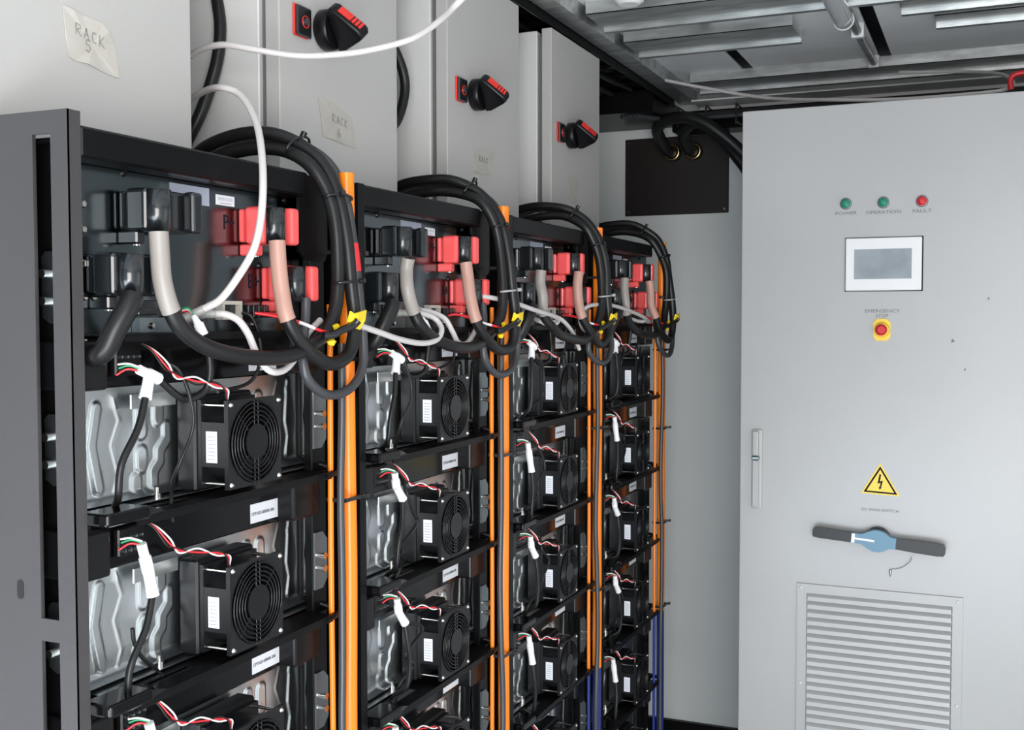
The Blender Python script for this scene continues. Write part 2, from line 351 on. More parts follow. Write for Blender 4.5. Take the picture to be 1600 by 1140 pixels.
# ---------------------------------------------------------------- battery module (drawn for the nearest rack, top row)
def capsule(y, z, pts, r):
    best = 1e9
    for (a, b), (c, d) in zip(pts[:-1], pts[1:]):
        L = (c-a)**2+(d-b)**2; t = max(0, min(1, ((y-a)*(c-a)+(z-b)*(d-b))/L)) if L else 0
        best = min(best, math.hypot(y-a-t*(c-a), z-b-t*(d-b)))
    q = (best-r)/.0042
    return 1 if q < 0 else 0 if q > 1 else .5+.5*math.cos(math.pi*q)
EMB = [([(1.050,1.488),(1.040,1.442),(1.052,1.388)], .0060), ([(1.128,1.452),(1.128,1.480)], .0085), ([(1.128,1.408),(1.128,1.424)], .0085),
       ([(1.160,1.466),(1.160,1.482)], .0075), ([(1.176,1.444),(1.176,1.455)], .0055), ([(1.176,1.438),(1.162,1.424),(1.162,1.410),(1.150,1.398),(1.150,1.380)], .0065),
       ([(1.118,1.380),(1.118,1.390)], .0075), ([(1.078,1.50),(1.090,1.47),(1.076,1.44),(1.088,1.40),(1.080,1.38)], .0005)]
EMB += [([(2*Y0C-a, b) for a, b in p], r) for p, r in EMB]
EMB += [([(1.458,1.50),(1.452,1.44),(1.466,1.39)], .004)]
def module():
    O = Vector((-1.01, Y0C, ZC-.07))
    t = empty('battery_module', O, 'x', 'battery module', 'battery modules in the racks')
    MB().box(-1.58, -1.018, Y0C-.228, Y0C+.228, ZC-.062, ZC+.138).build('casing', K['black'], t, O)
    # zinc front with pressed ribs
    NY, NZ = 230, 74; ya, yb, za, zb = Y0C-.2335, Y0C+.2335, ZC-.061, ZC+.082; vs = []; fs = []
    for i in range(NY+1):
        for j in range(NZ+1):
            y = ya+(yb-ya)*i/NY; z = za+(zb-za)*j/NZ
            h = 0
            for p, r in EMB:
                if abs(y-p[0][0]) < .05: h = max(h, capsule(y, z, p, r)*(.22 if r < .001 else 1))
            e = min(1, max(0, (z-za)/.012)); edge = (1-e)**2*.014; ey = max(0, 1-(yb-y)/.01)**2*.003
            vs.append((-1.012+.0030*h+edge+ey, y, z))
    for i in range(NY):
        for j in range(NZ): a = i*(NZ+1)+j; fs.append((a, a+NZ+1, a+NZ+2, a+1))
    fp = MB().add(vs, fs, True).build('front_plate', K['zinc'], t, O)
    MB().box(-1.011, -.985, Y0C-.2335, Y0C+.2335, ZC-.0665, ZC-.0655).box(-.9985, -.996, 1.095, 1.178, ZC+.054, ZC+.072).build('plate_flange', K['zinc'], t, O)
    MB().box(-1.03, -.972, Y0C+.2345, Y0C+.2365, ZC-.055, ZC+.080).build('edge_sheet', K['gloss'], t, O)
    b = MB().cyl((-.999, 1.142, ZC-.0655), (-.999, 1.142, ZC-.052), .0035, 12).cyl((-.999, 1.142, ZC-.0655), (-.999, 1.142, ZC-.060), .0065, 6)
    b.build('stud', K['steel'], t, O)
    # control box with end blocks and label
    MB().box(-1.05, -.985, Y0C-.245, Y0C+.222, ZC+.084, ZC+.146, .002).build('control_box', K['gloss'], t, O)
    MB().box(-1.03, -.958, Y0C-.281, Y0C-.238, ZC+.084, ZC+.142, .004, 2).build('end_block', K['plastic'], t, O)
    MB().box(-1.03, -.955, Y0C+.135, Y0C+.206, ZC+.086, ZC+.144, .004, 2).build('end_block', K['plastic'], t, O)
    sk = MB().box(-.9845, -.975, 1.046, 1.092, ZC+.098, ZC+.134, .002).build('socket', K['plastic'], t, O)
    m = MB()
    for a in range(4):
        for c in range(2): m.box(-.9745, -.970, 1.051+a*.010, 1.054+a*.010, ZC+.104+c*.016, ZC+.107+c*.016)
    m.build('pins', K['zincdk'], sk, O)
    lb = MB().box(-.9848, -.9840, 1.322, 1.390, ZC+.092, ZC+.120).build('label_plate', K['label'], t, O)
    text('CPTN23-00R00-200', .0066, (-.9836, 1.351, ZC+.105), '+x', K['ink'], lb, off=O, ext=.0001)
    MB().cyl((-.9848, 1.405, ZC+.089), (-.981, 1.405, ZC+.089), .004, 12).build('screw', K['plastic'], t, O)
    # tray below with rolled front lip, hooked right end
    sb = MB().box(-1.008, -.958, Y0C-.232, 1.085, ZC-.071, ZC-.069).box(-1.008, -.975, 1.085, 1.165, ZC-.071, ZC-.069).box(-1.008, -.958, 1.165, Y0C+.232, ZC-.071, ZC-.069)
    sb.box(-.9579, -.930, 1.030, 1.455, ZC-.070, ZC-.068).box(-.9325, -.930, 1.030, 1.455, ZC-.079, ZC-.0702)
    sb.tube(spline([(-.932, 1.44, ZC-.073), (-.933, 1.468, ZC-.072), (-.942, 1.486, ZC-.070), (-.956, 1.487, ZC-.066), (-.975, 1.478, ZC-.060), (-.99, 1.47, ZC-.056)], 5), .0052, 8)
    sb.build('shelf', K['black'], t, O)
    cv = MB().box(-.968, -.924, .974, 1.048, ZC-.072, ZC-.056, .004, 3)
    cv.add([(-.966,1.0485,ZC-.058),(-.926,1.0485,ZC-.058),(-.930,1.078,ZC-.0675),(-.962,1.082,ZC-.0675),(-.966,1.0485,ZC-.0679),(-.926,1.0485,ZC-.0679)],
             [(0,1,2,3),(0,4,5,1),(1,5,2),(0,3,4)])
    cv.build('plug_cover', K['gloss'], t, O)
    # duct and fan
    MB().box(-1.006, -.9745, Y0C-.064, Y0C+.062, ZC-.064, ZC+.066, .003).build('duct', K['fanp'], t, O)
    def frame(x0, x1, b):
        n = 48; hs = .0595
        out = []; 
        for i in range(n):
            q = 2*math.pi*i/n; c, s_ = math.cos(q), math.sin(q); kk = hs/max(abs(c), abs(s_)); out.append((c*kk, s_*kk))
        for X in (x0, x1):
            vs = [(X, Y0C+a, ZC+z) for a, z in out]+[(X, Y0C+.0565*math.cos(2*math.pi*i/n), ZC+.0565*math.sin(2*math.pi*i/n)) for i in range(n)]
            b.add(vs, [(i, (i+1)%n, n+(i+1)%n, n+i) for i in range(n)])
        for rr in (0, 1):
            vs = []
            for X in (x0, x1): vs += [(X, Y0C+(out[i][0] if rr == 0 else .0565*math.cos(2*math.pi*i/n)), ZC+(out[i][1] if rr == 0 else .0565*math.sin(2*math.pi*i/n))) for i in range(n)]
            b.add(vs, [(i, (i+1)%n, n+(i+1)%n, n+i) for i in range(n)], rr == 1)
    b = MB(); frame(-.930, -.9235, b); frame(-.974, -.9675, b)
    n = 48
    for rr in (.0590, .0565):
        vs = [(X, Y0C+rr*math.cos(2*math.pi*i/n), ZC+rr*math.sin(2*math.pi*i/n)) for X in (-.9674, -.9301) for i in range(n)]
        b.add(vs, [(i, (i+1)%n, n+(i+1)%n, n+i) for i in range(n)], True)
    b.box(-.9674, -.9301, Y0C-.0592, Y0C-.0575, ZC-.030, ZC+.030)
    fan = b.build('cooling_fan', K['fanp'], t, O)
    g = MB()
    for r in (.0305, .0365, .0425, .0485, .0545): g.torus((-.9215, Y0C, ZC), (1,0,0), r, .0013, 44, 6)
    g.cyl((-.9230, Y0C, ZC), (-.9205, Y0C, ZC), .0245, 32)
    for sgn in (1, -1):
        for q in (-.0042, .0042): g.cyl((-.9222, Y0C+q, ZC+sgn*.022), (-.9222, Y0C+q, ZC+sgn*.0565), .0011, 6)
        for s2 in (1, -1): g.cyl((-.9228, Y0C+sgn*.017, ZC+s2*.017), (-.9228, Y0C+sgn*.041, ZC+s2*.041), .0012, 6)
    g.build('guard', K['guard'], fan, O)
    rt = MB().cyl((-.962, Y0C, ZC), (-.930, Y0C, ZC), .022, 28)
    for i in range(7):
        q = 2*math.pi*i/7; vs = []
        for rr, tw in ((.0225, .24), (.054, .30)):
            for X, d in ((-.958, -tw), (-.934, tw)): vs.append((X, Y0C+rr*math.cos(q+d), ZC+rr*math.sin(q+d)))
        rt.add(vs+[(v[0]+.0015, v[1], v[2]) for v in vs], [(0,1,3,2),(4,6,7,5),(0,4,5,1),(1,5,7,3),(3,7,6,2),(2,6,4,0)])
    rt.build('rotor', K['plastic'], fan, O)
    vs = []; fs = []
    MB().box(-.9595, -.9415, Y0C-.0602, Y0C-.0596, ZC-.024, ZC+.018, .0001).build('sticker', K['label'], fan, O)
    m = MB()
    for i in range(7): m.box(-.957, -.9445, Y0C-.0604, Y0C-.0603, ZC-.020+i*.005, ZC-.0185+i*.005)
    m.build('sticker_print', K['labelgrey'], fan, O)
    for a in (-1, 1):
        for c in (-1, 1):
            MB().cyl((-.967, Y0C+a*.0530, ZC+c*.0530), (-.9302, Y0C+a*.0530, ZC+c*.0530), .0027, 8).cyl((-.9232, Y0C+a*.0535, ZC+c*.0535), (-.9205, Y0C+a*.0535, ZC+c*.0535), .0038, 10, .002).build('mounting_screw', K['steel'], fan, O)
    # fan lead: red and white wires from under the tray above to the fan corner
    for nm, m, d in (('red_wire', 'wred', 0), ('white_wire', 'wwhite', .0035), ('black_wire', 'cable', -.003)):
        pts = [(-.972, 1.085, ZC+.138), (-.960, 1.095+d, ZC+.128), (-.948, 1.105+d, ZC+.108+d), (-.945, 1.12, ZC+.096-d), (-.940, 1.15, ZC+.088+d*1.5), (-.934, 1.18, ZC+.082-d), (-.930, 1.199+d, ZC+.074), (-.932, 1.203+d*.4, ZC+.0605)]
        MB().tube(spline(pts, 5), .0013, 6).build(nm, K[m], t, O)
    return t
NROW = [4, 5, 6, 6]
proto = module(); first = True
def mlabel(k, j): return 'zinc fronted battery module, %s row of the %s' % (ROWS[j], RACKS[k])
for k in range(4):
    for j in range(NROW[k]):
        o = proto if (k == 0 and j == 0) else copy_tree(proto)
        o.location = Vector((-1.01, Y0C+k*PITCH, ZC-.07-j*DZ)); o['label'] = mlabel(k, j)
# ---------------------------------------------------------------- link cables with white T plugs, one per module
def link(k, j):
    dy, dz = k*PITCH, -j*DZ
    base = Vector((-.955, 1.09+dy, ZC+.10+dz))
    t = empty('link_cable', base, 'link cable with white plug, %s row of the %s' % (ROWS[j], RACKS[k]), 'cable', 'link cables between the modules'); O = t.location
    v = R.random()
    if j == 0:
        a = Vector((-.948, 1.056, ZC+.110)); ax = Vector((-.0, .034, -.013)); down = Vector((.004, -.013, -.028))
    elif v < .5:
        a = Vector((-.948, 1.058, ZC+.114)); ax = Vector((0, .012, -.038)); down = Vector((.003, .004, -.030))
    else:
        a = Vector((-.948, 1.066, ZC+.120)); ax = Vector((0, .006, -.026)); down = Vector((.003, .018, -.024))
    a = a+Vector((0, dy+R.uniform(-.006,.006), dz+R.uniform(-.004,.004)))
    p = MB().tube([a, a+ax*.45, a+ax*.46, a+ax], [.0062, .0062, .0078, .0078], 10)
    mid = a+ax*(.55 if j == 0 else 1.0)
    p.tube([mid, mid+down*.5, mid+down], [.0072, .0072, .0082], 10)
    p.build('plug', K['whitep'], t, O)
    for nm, m, q in (('red_wire', 'wred', (-.024, -.008)), ('green_wire', 'wgreen', (-.018, .002)), ('white_wire', 'wwhite', (-.020, .008))):
        s = a+Vector((-.020, q[0]*.7, q[1]*.8)); MB().tube(spline([s, s+(a-s)*.5+Vector((0,0,.004)), a+Vector((0,.002,q[1]*.3))], 4), .0014, 6).build(nm, K[m], t, O)
    e = mid+down; u = R.uniform(-.008, .008)
    bend = (-.040 if k == 0 else R.uniform(-.03, .012))
    pts = [e-down*.1, e+Vector((.004, bend*.45, -.035)), e+Vector((.004, bend+u, -.075)), e+Vector((-.002, bend*1.0+u, -.115)), Vector((-.968, e.y+bend*.75, ZC-.060+dz)), Vector((-.978, e.y+bend*.7, ZC-.078+dz))]
    MB().tube(spline(pts, 6), .0045, 10).build('cable', K['cable'], t, O)
for k in range(4):
    for j in range(NROW[k]): link(k, j)
# thin black wires hanging beside the fans
def thin(k, j, pts, label, r=.0026):
    tag(MB().tube(spline(sh(pts, k*PITCH, -j*DZ, .003), 7), r, 8).build('thin_cable', K['cable']), label, 'cable', 'thin black wires beside the fans')
TA = pix((250,568,-.97),(275,575,-.955),(293,605,-.945),(304,645,-.94),(298,680,-.945),(280,720,-.95),(270,755,-.962),(269,790,-.972),(270,815,-.975))
TB = pix((205,985,-.955),(210,1005,-.955),(222,1028,-.957),(240,1045,-.962),(250,1058,-.97))
thin(0, 0, TA, 'thin black wire curving beside the top fan of the nearest rack')
thin(0, 0, TB, 'thin black wire behind the link cable on the second module of the nearest rack')
thin(1, 0, [p+Vector((0,-.03,0)) for p in TA], 'thin black wire beside the top fan of the second rack from the left')
for k, j in ((1, 1), (1, 2), (2, 0), (2, 1), (2, 2), (3, 0), (3, 1), (3, 3)):
    thin(k, j, [p+Vector((0, R.uniform(-.05, .02), 0)) for p in TA], 'thin wire beside the %s fan of the %s' % (ROWS[j], RACKS[k]), .003)
# ---------------------------------------------------------------- high voltage units on top of each rack
def hv():
    O = Vector((-.985, Y0C, 1.57))
    t = empty('junction_unit', O, 'x', 'junction unit', 'junction units above the battery modules')
    pn = MB().box(-1.55, -.989, Y0C-.232, Y0C+.232, 1.578, 1.79).build('casing', K['black'], t, O)
    pl = MB().box(-.9885, -.985, Y0C-.255, Y0C+.235, 1.577, 1.786).build('front_panel', K['hvp'], t, O)
    MB().box(-.9845, -.935, Y0C-.235, Y0C+.235, 1.5785, 1.5805).box(-.937, -.935, Y0C-.235, Y0C+.235, 1.5715, 1.5784).box(-.9845, -.97, Y0C-.235, Y0C+.235, 1.560, 1.5755).build('ledge', K['black'], t, O)
    for y, z in ((1.007,1.734),(1.007,1.704),(1.007,1.664),(1.007,1.625),(1.075,1.778),(1.415,1.777),(1.455,1.738),(1.455,1.712),(1.35,1.676)):
        MB().cyl((-.9849, y, z), (-.982, y, z), .0052, 14, .0035).build('screw', K['steel'] if y < 1.05 or y > 1.44 else K['plastic'], t, O)
    def conn(y0, y1, z0, z1, m, yb, name):
        b = MB().box(-.9845, -.976, y0+.003, y1-.003, z0+.003, z1-.003, .003, 2).box(-.976, -.973, y0+.009, y1-.009, z0+.008, z1-.008).box(-.973, -.940, y0, y1, z0, z1, .006, 3).box(-.9395, -.922, y1-.021, y1, z0, z1, .005, 3)
        b.box(-.9849, -.955, yb-.018, yb-.002, z0-.016, z0-.0001, .002)
        h = b.build(name, K[m], t, O); h['label'] = ('red' if m == 'red' else 'black')+' connector housing'
        c = MB(); n = 14; yc = yb; r = .0165
        poly = [(-.9395, yc-r)]+[(-.938+r*1.0*math.sin(math.pi*i/n), yc-r*math.cos(math.pi*i/n)) for i in range(n+1)]+[(-.9395, yc+r)]
        c.prism(poly, 'z', z0-.001, z1-.002); c.s = [False]*2+[True]*(len(c.s)-2)
        c.build('boot', K['conn'], h, O)
        MB().cyl((-.962, yb-.010, z0-.0165), (-.962, yb-.010, z0-.018), .005, 10).build('latch', K['steel'], h, O)
    conn(1.062, 1.148, 1.706, 1.758, 'conn', 1.081, 'minus_connector')
    conn(1.006, 1.086, 1.626, 1.677, 'conn', 1.032, 'minus_connector')
    conn(1.298, 1.363, 1.704, 1.757, 'red', 1.321, 'plus_connector')
    conn(1.350, 1.413, 1.624, 1.676, 'red', 1.371, 'plus_connector')
    text('P+', .030, (-.9847, 1.281, 1.732), '+x', K['ink'], t, off=O, sx=.8)
    text('B+', .030, (-.9847, 1.336, 1.651), '+x', K['ink'], t, off=O, sx=.8)
    a = MB().box(-.9848, -.9844, 1.158, 1.238, 1.752, 1.776).build('label_plate', K['labelgrey'], t, O)
    MB().box(-.9843, -.9842, 1.175, 1.208, 1.757, 1.759).build('small_print', K['ink'], a, O)
    a = MB().box(-.9848, -.9844, 1.252, 1.293, 1.756, 1.770).build('label_plate', K['label'], t, O)
    m = MB()
    for i in range(14): m.box(-.9843, -.9842, 1.257+i*.0023, 1.258+i*.0023, 1.762, 1.767)
    m.box(-.9843, -.9842, 1.260, 1.286, 1.758, 1.7595); m.build('small_print', K['labelgrey'], a, O)
    # port row
    f = MB().box(-.9845, -.972, 1.248, 1.292, 1.618, 1.623).box(-.9845, -.972, 1.248, 1.292, 1.597, 1.602).box(-.9845, -.972, 1.248, 1.253, 1.6021, 1.6179).box(-.9845, -.972, 1.287, 1.292, 1.6021, 1.6179)
    f.build('port_frame', K['beige'], t, O)
    MB().box(-.9845, -.98, 1.2535, 1.2865, 1.6022, 1.6178).build('port', K['conn'], t, O)
    f = MB()
    for i in range(6): f.box(-.9845, -.970, 1.303+i*.0125, 1.3135+i*.0125, 1.600, 1.618, .001)
    f.build('terminal_strip', K['conn'], t, O)
    MB().box(-.9845, -.978, 1.09, 1.125, 1.603, 1.622, .001).build('terminal_block', K['conn'], t, O)
    f = MB().box(-.9845, -.972, 1.085, 1.150, 1.5815, 1.600).build('lower_plate', K['zincdk'], t, O)
    for y in (1.105, 1.315, 1.335): MB().cyl((-.9719 if y < 1.2 else -.9849, y, 1.590), (-.967 if y < 1.2 else -.981, y, 1.590), .0048, 12, .003).build('screw', K['steel'], t, O)
    return t
hp = hv()
for k in range(4):
    o = hp if k == 0 else copy_tree(hp)
    o.location = Vector((-.985, Y0C+k*PITCH, 1.57)); o['label'] = 'junction unit with red and black connectors, %s' % RACKS[k]
# ---------------------------------------------------------------- power cables
def cable(name, pts, r, m, label, cat='cable', group=None, parts=(), n=14, j=0, k=0, seg=8):
    p = spline(sh(pts, k*PITCH, 0, j), seg)
    if not parts:
        return tag(MB().tube(p, r, n).build(name, m), label, cat, group)
    t = empty(name, p[0], label, cat, group)
    MB().tube(p, r, n).build('jacket', m, t, t.location)
    for (nm, i0, i1, mm, rr) in parts:
        q = p[int(i0*seg):int(i1*seg)+1]; MB().tube(q, rr, n).build(nm, mm, t, t.location)
    return t
PA = pix((248,362,-.922),(250,395,-.921),(254,440,-.918),(268,487,-.914),(290,520,-.91),(330,545,-.905),(390,558,-.90),(450,556,-.90),(498,532,-.903),(522,490,-.905),(528,430,-.907),(524,350,-.912),(510,298,-.925),(482,256,-.95),(440,234,-1.0),(390,233,-1.06),(335,248,-1.13),(300,275,-1.19))
PB = pix((433,376,-.922),(435,410,-.92),(440,455,-.915),(450,500,-.905),(478,544,-.896),(515,568,-.892),(545,552,-.892),(554,505,-.893),(548,440,-.896),(541,370,-.902),(528,308,-.915),(505,258,-.94),(470,227,-.975),(425,209,-1.02),(375,210,-1.08),(325,228,-1.15),(295,255,-1.20))
PCc = pix((478,466,-.922),(477,500,-.92),(473,545,-.912),(480,590,-.905),(510,616,-.90),(545,608,-.898),(566,575,-.90),(567,520,-.905),(560,450,-.91),(552,380,-.915),(541,312,-.925),(520,262,-.95),(484,232,-.985),(440,220,-1.03),(390,222,-1.09),(335,242,-1.16))
PD = pix((208,462,-.922),(200,480,-.922),(180,515,-.93),(165,545,-.94),(150,556,-.955),(135,552,-.975))
for k in range(4):
    g = 'power cables of the racks'; j = 0 if k == 0 else .0035
    zz = RACKS[k]
    cable('power_cable', PA, .0105, K['cable'], 'thick black power cable with grey sleeve, %s' % zz, group=g, k=k, j=j, parts=[('grey_sleeve', 0, 3, K['sleeve'], .0118)])
    cable('power_cable', PB, .0105, K['cable'], 'thick black power cable with pinkish sleeve, %s' % zz, group=g, k=k, j=j, parts=[('pink_sleeve', 0, 3, K['sleevepink'], .0118)])
    cable('power_cable', PCc, .0072, K['cablegrey'], 'low looping power cable with red band, %s' % zz, group=g, k=k, j=j, parts=[('red_band', 8.4, 9.0, K['wred'], .0078)])
    cable('power_cable', PD, .013, K['cable'], 'short cable dropping from the lower black connector, %s' % zz, group=g, k=k)
    # ties round the bundle
    SP = [(spline(PA, 8), .0105), (spline(PB, 8), .0105), (spline(PCc, 8), .0072)]
    def ring(ref, label, m='tie', w=.0022, wrap=3):
        ref = Vector(ref); q = min(range(2, len(SP[1][0])-2), key=lambda i: (SP[1][0][i]-ref).length)
        tn = (SP[1][0][q+2]-SP[1][0][q-2]).normalized(); c0 = SP[1][0][q]
        cs = []
        for P, r in SP[:wrap]:
            p = min(P, key=lambda v: abs((v-c0).dot(tn))*3+(v-c0).length); cs.append((p-tn*(p-c0).dot(tn), r))
        c = sum((x[0] for x in cs), Vector())/len(cs)
        u = max((x[0]-c for x in cs), key=lambda d: d.length); u = u.normalized() if u.length > 1e-5 else tn.orthogonal().normalized(); v_ = tn.cross(u).normalized()
        ru = max(abs((x[0]-c).dot(u))+x[1] for x in cs)+.001; rv = max(abs((x[0]-c).dot(v_))+x[1] for x in cs)+.001
        P = [c+u*ru*math.cos(a)+v_*rv*math.sin(a)+Vector((0, k*PITCH, 0)) for a in [i*math.pi/8 for i in range(17)]]
        hd = max(P, key=lambda z: z.z+z.x*.5); od = (hd-c-Vector((0, k*PITCH, 0))).normalized()
        b = MB().tube(P, w, 8).tube([hd-od*.001, hd+od*.008], .0048, 4)
        tag(b.build('cable_tie', K[m]), label, 'cable tie', 'ties on the power cable bundles')
    ring(at(527, 310, -.915), 'tie high on the power bundle, %s' % zz)
    ring(at(546, 436, -.897), 'tie halfway down the power bundle, %s' % zz, 'tiegrey' if k else 'tie')
    ring(at(462, 224, -.98), 'tie on the crest of the power bundle, %s' % zz)
    # orange riser cables with ties
    top = 1.825 if k == 0 else 1.828
    y = 1.500
    yo = [0, -.010, -.024, -.034][k]
    lowz = .69
    def riser(pts, r, nm, lab, parts_blue):
        t = empty(nm, pts[0], lab, 'cable', 'orange riser cables'); up = [p for p in pts if p[2] >= lowz-.0001]; dn = [p for p in pts if p[2] <= lowz+.0001]
        if parts_blue:
            MB().tube(spline(up, 5), r, 14).build('orange_jacket', K['orange'], t, t.location); MB().tube(spline(dn, 5), r*.96, 14).build('blue_jacket', K['blue'], t, t.location)
        else: MB().tube(spline(pts, 5), r, 14).build('orange_jacket', K['orange'], t, t.location)
    q = k*PITCH+yo
    bl = k >= 2
    zs = [top, 1.7, 1.55, 1.40, 1.2, 1.0, .85, lowz, .4, FZ+.005]
    riser([(-.928, y+q+.002*math.sin(i*2+k), z) for i, z in enumerate(zs)], .0120, 'riser_cable', 'bright orange cable rising right of the %s' % zz, bl)
    riser([(-.938, y-.036+q+.001*math.sin(i*1.7+k), z) for i, z in enumerate([1.62]+zs[2:])], .0045, 'riser_cable', 'thin orange cable beside the main one, %s' % zz, bl)
    pts = [(-.914+.002*math.sin(i*1.3), 1.456+q+.004*math.sin(i*1.9+k*1.1+1.2), z) for i, z in enumerate([1.56, 1.45, 1.33, 1.2, 1.07, .95, .8, .65, .5, .3, FZ+.01])]
    cable('grey_cable', pts, .0058, K['cablegrey'], 'slack grey cable beside the orange cables, %s' % zz)
    for i, z in enumerate([1.70, 1.535, 1.317, .90] if k != 3 else [1.66, 1.50, 1.26, .97, .71]):
        b = MB().box(-.945, -.9125, y-.038+q, y-.035+q, z-.003, z+.003).box(-.9125, -.910, y-.038+q, y+.016+q, z-.003, z+.003).box(-.945, -.9125, y+.0135+q, y+.016+q, z-.003, z+.003).box(-.9095, -.902, y+.012+q, y+.022+q, z-.003, z+.004)
        tag(b.build('cable_tie', K['tie']), 'tie round the orange cables of the %s, %s from top' % (zz, ['first', 'second', 'third', 'fourth', 'fifth'][i]), 'cable tie', 'ties on the orange cables')
    # yellow wire tags tied across the bundle
    t = empty('wire_tag', at(550, 505, -.88)+Vector((0, k*PITCH, 0)), 'crumpled yellow wire tag on the cable bundle of the %s' % zz, 'tag', 'yellow wire tags'); O = t.location
    def flag(pts, m='yellow'):
        n = len(pts); P = [at(*p)+Vector((0, k*PITCH, 0)) for p in pts]; c = sum(P, Vector())/n
        vs = P+[p+Vector((-.003, .0, 0)) for p in P]; vs += [c+Vector((.004, 0, .003)), c+Vector((-.004,0,0))]
        return MB().add(vs, [(i, (i+1)%n, 2*n) for i in range(n)]+[(n+i, n+(i+1)%n, 2*n+1) for i in range(n)]+[(i, (i+1)%n, n+(i+1)%n, n+i) for i in range(n)])
    flag([(545,503,-.875),(549,486,-.87),(553,492,-.872),(557,489,-.868),(573,484,-.87),(571,500,-.868),(563,515,-.872),(556,512,-.87),(557,503,-.868),(549,506,-.875)]).build('flag', K['yellow'], t, O)
    flag([(522,508,-.89),(528,505,-.89),(533,512,-.89),(526,520,-.89)]).build('flag', K['yellow'], t, O)
    flag([(513,533,-.892),(520,528,-.892),(526,533,-.89),(522,540,-.89),(516,539,-.892)]).build('flag', K['yellow'], t, O)
    MB().tube(spline(sh(pix((505,524,-.89),(520,523,-.883),(536,515,-.878),(552,508,-.872),(560,500,-.866)), k*PITCH), 5), .006, 8).build('black_wrap', K['tie'], t, O)
    # red and white wires
    t = empty('red_lead', at(400, 490, -.965)+Vector((0, k*PITCH, 0)), 'red wire with white mark at the terminals, %s' % zz, 'cable', 'red leads at the terminals'); O = t.location
    p = spline(sh(pix((398,489,-.965),(420,492,-.95),(450,498,-.93),(475,506,-.915),(500,516,-.90),(520,521,-.89)), k*PITCH, 0, j), 6)
    MB().tube(p, .0024, 8).build('red_wire', K['wred'], t, O); MB().tube(p[16:23], .0027, 8).build('white_band', K['wwhite'], t, O)
    MB().tube(spline(sh(pix((405,489,-.968),(440,492,-.95),(460,500,-.94),(470,515,-.935),(474,525,-.935)), k*PITCH), 5), .002, 8).build('red_wire', K['wred'], t, O)
    cable('thin_cable', pix((378,488,-.966),(392,494,-.955),(402,515,-.95),(408,548,-.948),(402,580,-.95),(385,600,-.955),(340,612,-.955)), .0026, K['cable'], 'thin black wire below the terminal strip, %s' % zz, k=k, j=j)
    cable('thin_cable', pix((318,500,-.94),(326,545,-.94),(328,585,-.94),(318,612,-.945),(285,622,-.955),(240,585,-.965)), .0048, K['cable'], 'black wire looping under the power cable, %s' % zz, k=k, j=j)
    # little white plug with coloured wires below the panel
    t = empty('white_plug', at(310, 510, -.925)+Vector((0, k*PITCH, 0)), 'small white plug hanging below the panel, %s' % zz, 'plug', 'loose white plugs'); O = t.location
    p = sh(pix((303,494,-.935),(309,505,-.928),(310,506,-.928),(318,523,-.924)), k*PITCH)
    MB().tube(p, [.0035, .005, .0065, .0065], 10).build('plug_body', K['whitep'], t, O)
    for nm, m, d in (('red_wire', 'wred', -4), ('green_wire', 'wgreen', -9), ('white_wire', 'wwhite', -6)):
        MB().tube(spline(sh(pix((285,491+d,-.955),(295,490+d,-.945),(304,496,-.935)), k*PITCH), 4), .0013, 6).build(nm, K[m], t, O)
# white data cables
def wcable(pts, label, k=0, plug=None, r=.0050):
    t = empty('data_cable', Vector(pts[-1])+Vector((0, k*PITCH, 0)), label, 'cable', 'white data cables'); p = spline(sh(pts, k*PITCH), 8)
    MB().tube(p, r, 12).build('jacket', K['white'], t, t.location)
    d = (p[-1]-p[-4]).normalized()
    MB().tube([p[-1]-d*.001, p[-1]+d*.016, p[-1]+d*.0165, p[-1]+d*.028], [.0062, .0062, .0072, .0072], 8).build('plug', K['tiegrey'], t, t.location)
wcable(pix((292,160,-1.19),(318,143,-1.13),(345,137,-1.06),(375,148,-1.02),(398,185,-.97),(408,230,-.93),(411,290,-.90),(407,345,-.892),(396,390,-.893),(372,432,-.905),(345,467,-.925),(318,483,-.945)), 'white cable hanging from the gap between the first two switch boxes', r=.0052)
wcable(pix((500,500,-.93),(480,522,-.925),(465,553,-.915),(445,577,-.908),(422,579,-.905),(402,555,-.91),(388,522,-.92),(372,500,-.93),(352,491,-.94),(338,490,-.95)), 'white cable in a deep loop under the junction unit of the nearest rack')
wcable(pix((740,-20,-.74),(715,5,-.76),(690,30,-.80),(645,60,-.86),(580,78,-.92),(520,86,-.97),(460,87,-1.02),(400,78,-1.07),(350,70,-1.12),(318,76,-1.17),(300,85,-1.2)), 'white cable strung across the switch boxes at the top of the picture', r=.0052)
W3 = pix((560,508,-.90),(590,518,-.90),(625,530,-.90),(660,536,-.90),(683,530,-.90),(690,514,-.905),(680,498,-.92),(660,490,-.93),(640,489,-.945))
wcable(W3, 'white cable looping from the yellow tag into the panel of the second rack')
wcable(pix((745,510,-.925),(738,525,-.92),(728,537,-.915),(716,535,-.913),(707,518,-.917),(695,498,-.925),(675,488,-.935),(655,484,-.945)), 'white cable dipping below the terminals of the second rack')
W5 = pix((752,463,-.93),(768,465,-.92),(800,472,-.91),(835,484,-.905),(865,494,-.91),(872,502,-.915),(860,508,-.925),(840,500,-.94))
wcable(W5, 'white cable running across the connectors of the third rack')
wcable(pix((905,545,-.915),(895,520,-.91),(878,500,-.915),(855,490,-.93),(838,488,-.945)), 'white cable curving down at the right of the third rack')
wcable(pix((926,523,-.93),(910,512,-.925),(907,492,-.92),(920,478,-.915),(950,476,-.91),(980,484,-.91),(1008,497,-.915),(1000,502,-.93),(975,494,-.95)), 'white cable curling round the bundle into the farthest rack')
